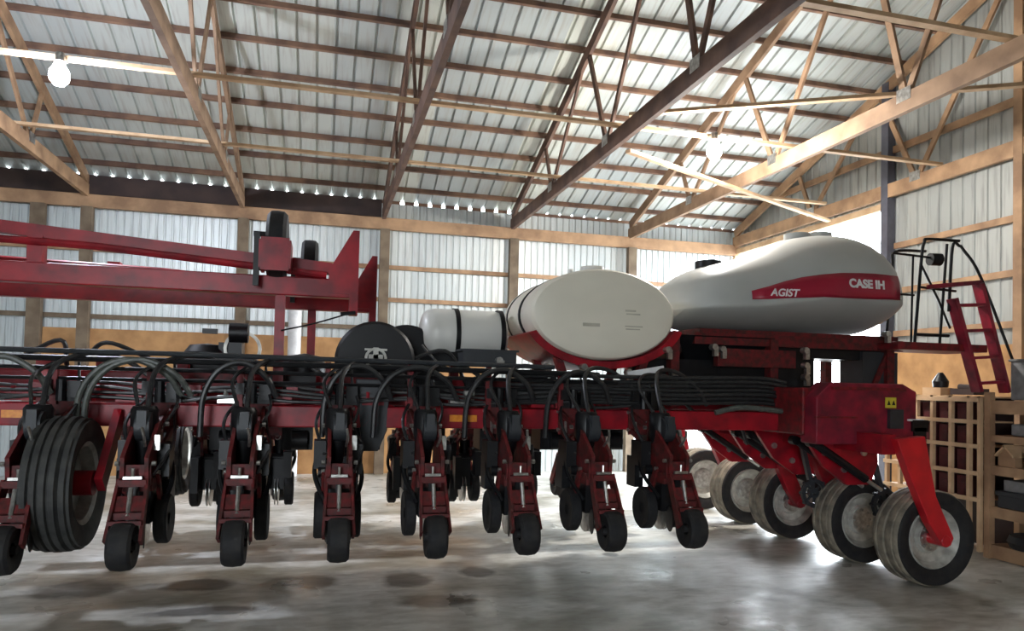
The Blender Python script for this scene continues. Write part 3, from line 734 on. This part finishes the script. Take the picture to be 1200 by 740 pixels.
for (x, y, z) in [(5.60, 7.3, .77), (6.10, 6.75, .72)]:
    b = MB(); b.lathe((x, y, z), (0, 1, 0), [(.03, 0), (.06, 0), (.06, .06), (.03, .06)], 14, closed=True)
    b.lathe((x, y, z), (0, 1, 0), [(.12, 0), (.165, 0), (.165, .04), (.12, .04)], 24, closed=True)
    for k in range(8):
        a = k*PI/4; b.cyl((x+.16*math.cos(a), y-.01, z+.16*math.sin(a)), (x+.16*math.cos(a), y+.05, z+.16*math.sin(a)), .02, 8); b.beam((x+.05*math.cos(a), y+.02, z+.05*math.sin(a)), (x+.11*math.cos(a), y+.02, z+.11*math.sin(a)), .02, .02)
    b.beam((x, y+.03, z), (x-.2, y+.03, z+.7), .05, .05)
    b.build('drive_sprocket', M_card, P)
# heavy red plates between the arms
for y in (6.7, 7.6, 8.2, 9.0):
    MB().prism([(4.95, y, 1.55), (5.9, y, 1.55), (5.95, y, 1.2), (5.85, y, .95), (5.55, y, .95), (5.25, y, 1.15)], (0, .05, 0)).build('axle_plate', M_red, P)

for k, y in enumerate((6.62, 6.9, 7.75, 8.05, 8.9)):
    MB().tube([(5.05, y, 1.42), (5.72, y, 1.02)], .045, 10, curve=False).cyl((5.02, y-.04, 1.42), (5.02, y+.04, 1.42), .05, 10).build('lift_cylinder', M_blk, P)
    MB().tube([(5.70, y, 1.03), (5.92, y, .90)], .022, 8, curve=False).build('cylinder_rod', M_steel, P)
for y in (6.55, 7.45, 8.05, 8.85):
    for (x, z) in ((5.25, 1.3), (5.5, 1.12), (5.75, 1.3)):
        MB().cyl((x, y+.149, z), (x, y+.125, z), .035, 10).build('pivot_pin', M_steel, P)
# platform, railings and folding ladder at the rear
MB().box((7.08, 7.25, 2.52), (1.3, .6, .09)).build('platform', M_redd, P, bevel=.008)
MB().beam((6.62, 7.3, 2.5), (6.4, 7.3, 2.05), .06, .06).build('platform_brace', M_unit, P)
def rails(y):
    b = MB()
    b.tube([(6.71, y, 2.56), (6.80, y, 3.55), (6.84, y, 3.76), (6.90, y, 3.80), (7.35, y, 3.81)], .018, 8)
    b.build('handrail', M_blk, P)
rails(7.0)
MB().tube([(7.07, 7.0, 2.56), (7.17, 7.0, 3.76)], .016, 8, curve=False).build('handrail', M_blk, P)
MB().tube([(7.20, 7.0, 2.95), (7.25, 7.0, 3.72), (7.35, 7.0, 3.75), (7.42, 7.0, 3.70), (7.68, 7.0, 3.38), (8.24, 7.0, 2.25)], .018, 8).build('handrail', M_blk, P)
MB().tube([(6.71, 7.45, 2.56), (6.80, 7.45, 3.50), (6.84, 7.45, 3.72), (7.30, 7.45, 3.76)], .018, 8).build('handrail', M_blk, P)
MB().tube([(6.38, 7.0, 3.60), (6.95, 7.0, 3.58)], .014, 8, curve=False).tube([(6.68, 7.0, 3.6), (6.66, 7.0, 2.56)], .012, 8, curve=False).tube([(6.5, 7.0, 3.12), (6.7, 7.0, 3.12)], .012, 8, curve=False).build('side_rail', M_blk, P)
MB().tube([(6.80, 7.0, 3.48), (7.05, 7.0, 3.08), (7.22, 7.0, 2.75)], .014, 8, curve=False).tube([(6.78, 7.0, 3.22), (7.3, 7.0, 3.20)], .015, 8, curve=False).tube([(6.73, 7.0, 2.66), (7.2, 7.0, 2.66)], .02, 8, curve=False).build('side_rail', M_blk, P)
MB().cyl((6.92, 7.0, 3.56), (7.05, 6.98, 3.56), .075, 16).build('work_light', M_blk, P)
for (dx, y) in ((0, 6.95), (.38, 6.95)):
    MB().beam((7.20+dx, y, 3.30 if dx else 3.10), (7.58+dx*1.1, y, 2.0), .05, .13, up=(0, 1, 0)).build('ladder_rail', M_redr, P)
for k, z in enumerate((3.02, 2.72, 2.4, 2.1)):
    x = 7.24+(3.05-z)*.33; MB().beam((x, 6.95, z), (x+.42, 6.95, z+.03), .12, .035).build('ladder_step', M_redr, P)
MB().beam((6.85, 6.95, 3.22), (7.62, 6.95, 3.32), .05, .05).build('ladder_brace', M_redr, P)

# ---------------------------------------------------------------- racks by the gable wall
def rack():
    t = empty('lattice_rack', (7.8, 7.55, 0)); tag(t, 'wooden pigeonhole rack with red boxes inside, right behind the rear wheel', 'rack')
    b = MB()
    ys = [-.44, -.29, -.02, .27, .53, .82, 1.06]
    zs = [.68, 1.0, 1.33, 1.63, 1.90]
    for y in ys: MB().box((0.0, y, 1.0), (.05, .045, 1.9)).build('upright', M_pinel, t)
    for z in zs: MB().box((-.03, .32, z), (.03, 1.54, .05)).build('slat', M_pinel, t)
    MB().box((.25, .32, 1.935), (.55, 1.56, .02)).build('top', M_pinel, t)
    MB().box((.50, .32, .98), (.02, 1.54, 1.9)).build('back_panel', M_dark, t)
    for z in zs[:-1]: MB().box((.25, .32, z-.0), (.5, 1.54, .02)).build('shelf', M_pinel, t)
    return t
rack()
wm = mat('maroon_carton', (.10, .015, .02), .6, 0, (.05, .01, .012), 6)
n = 0
zz = ['bottom', 'second', 'third', 'top']
colw = ['rightmost', 'second from right', 'third from right', 'leftmost']
for i, z in enumerate((.691, 1.011, 1.341, 1.641)):
    for j, y in enumerate((7.395, 7.675, 7.95, 8.225)):
        h_ = (.25, .26, .23, .21)[i]
        b = MB(); b.box((8.05, y, z+h_/2-.0), (.4, .19, h_)); b.box((7.845, y, z+h_*.6), (.012, .10, .03))
        tag(b.build('parts_box', wm), 'dark red box in the %s row of the pigeonhole rack, %s' % (zz[i], colw[j]), 'box', 'boxes in the pigeonhole rack')
def shelf():
    t = empty('storage_shelf', (7.8, 6.2, 0)); tag(t, 'wooden storage shelf of thick boards at the right edge', 'shelf')
    MB().box((.04, .82, 1.0), (.08, .08, 2.0)).build('post', M_pine, t); MB().box((.6, .82, 1.0), (.08, .10, 2.0)).build('post', M_pine, t)
    MB().box((.04, -.9, 1.0), (.08, .10, 2.0)).build('post', M_pine, t)
    for z, h_ in ((1.82, .16), (1.44, .08), (1.06, .11), (.56, .13), (.09, .16)):
        MB().box((.32, -.05, z), (.6, 1.72, h_)).build('shelf_board', M_pine, t)
    return t
shelf()
tag(MB().box((8.1, 6.3, 1.56), (.5, .9, .14)).cyl((7.88, 6.55, 1.66), (7.88, 6.1, 1.64), .05, 12).build('toolbox', M_grey, bevel=.02), 'grey long case lying on the upper board of the storage shelf', 'case')
b = MB(); b.prism([(7.86, 6.92, 1.118), (7.86, 6.70, 1.118), (7.86, 6.70, 1.25), (7.86, 6.81, 1.34), (7.86, 6.92, 1.25)], (.3, 0, 0))
o = b.build('birdhouse', M_pine); tag(o, 'small house shaped wooden box on the middle board of the storage shelf', 'birdhouse')
MB().box((8.0, 6.76, 1.305), (.36, .19, .02), Matrix.Rotation(.785, 3, 'X')).box((8.0, 6.87, 1.305), (.36, .19, .02), Matrix.Rotation(-.785, 3, 'X')).build('roof', M_pinel, o)
tag(MB().box((8.1, 6.45, 1.21), (.45, .28, .19)).build('crate', M_card, bevel=.01), 'dark crate beside the small wooden house on the storage shelf', 'crate')
tag(MB().box((8.08, 6.5, .73), (.5, .8, .20)).box((7.82, 6.5, .80), (.02, .84, .05)).build('bin', M_card, bevel=.01), 'black plastic bin on the board below the small wooden house', 'bin')
tag(MB().box((8.08, 6.55, .895), (.44, .6, .13)).build('bin_tray', M_grey, bevel=.01), 'dark grey tray stacked on the black plastic bin', 'tray')
tag(MB().lathe((7.95, 6.45, .19), (0, 0, 1), [(.20, 0), (.30, .02), (.33, .09), (.30, .16), (.20, .18), (.17, .09)], 30, closed=True).build('spare_tyre', M_rub), 'small black tyre lying on the lowest board of the storage shelf', 'tyre')
tag(MB().box((8.15, 6.45, 2.14), (.5, .7, .46)).box((8.15, 6.45, 2.38), (.54, .74, .03)).build('crate', M_grey, bevel=.02), 'grey crate on top of the storage shelf beside the ladder', 'crate')
tag(MB().box((8.0, 7.95, 1.997), (.2, .3, .10)).build('wood_block', M_pinel), 'short wooden block on top of the pigeonhole rack', 'block')
tag(MB().lathe((8.0, 7.9, 2.05), (0, 0, 1), [(.09, 0), (.10, .08), (.06, .15), (.03, .2), (0, .2)], 12).build('oil_can', M_blk), 'small dark can standing on the wooden block on the rack', 'can')
tag(MB().box((8.05, 7.5, 2.0), (.25, .35, .08)).cyl((8.0, 7.4, 2.05), (8.0, 7.6, 2.06), .04, 10).build('scrap_tray', M_dark), 'low dark tray of scrap on top of the pigeonhole rack', 'tray')
# white pipe on the back wall and a pallet far right
tag(MB().cyl((-.60, 15.40, 0), (-.60, 15.40, 3.45), .13, 16).build('wall_pipe', M_white), 'wide white pipe standing against the back wall behind the marker legs', 'pipe')
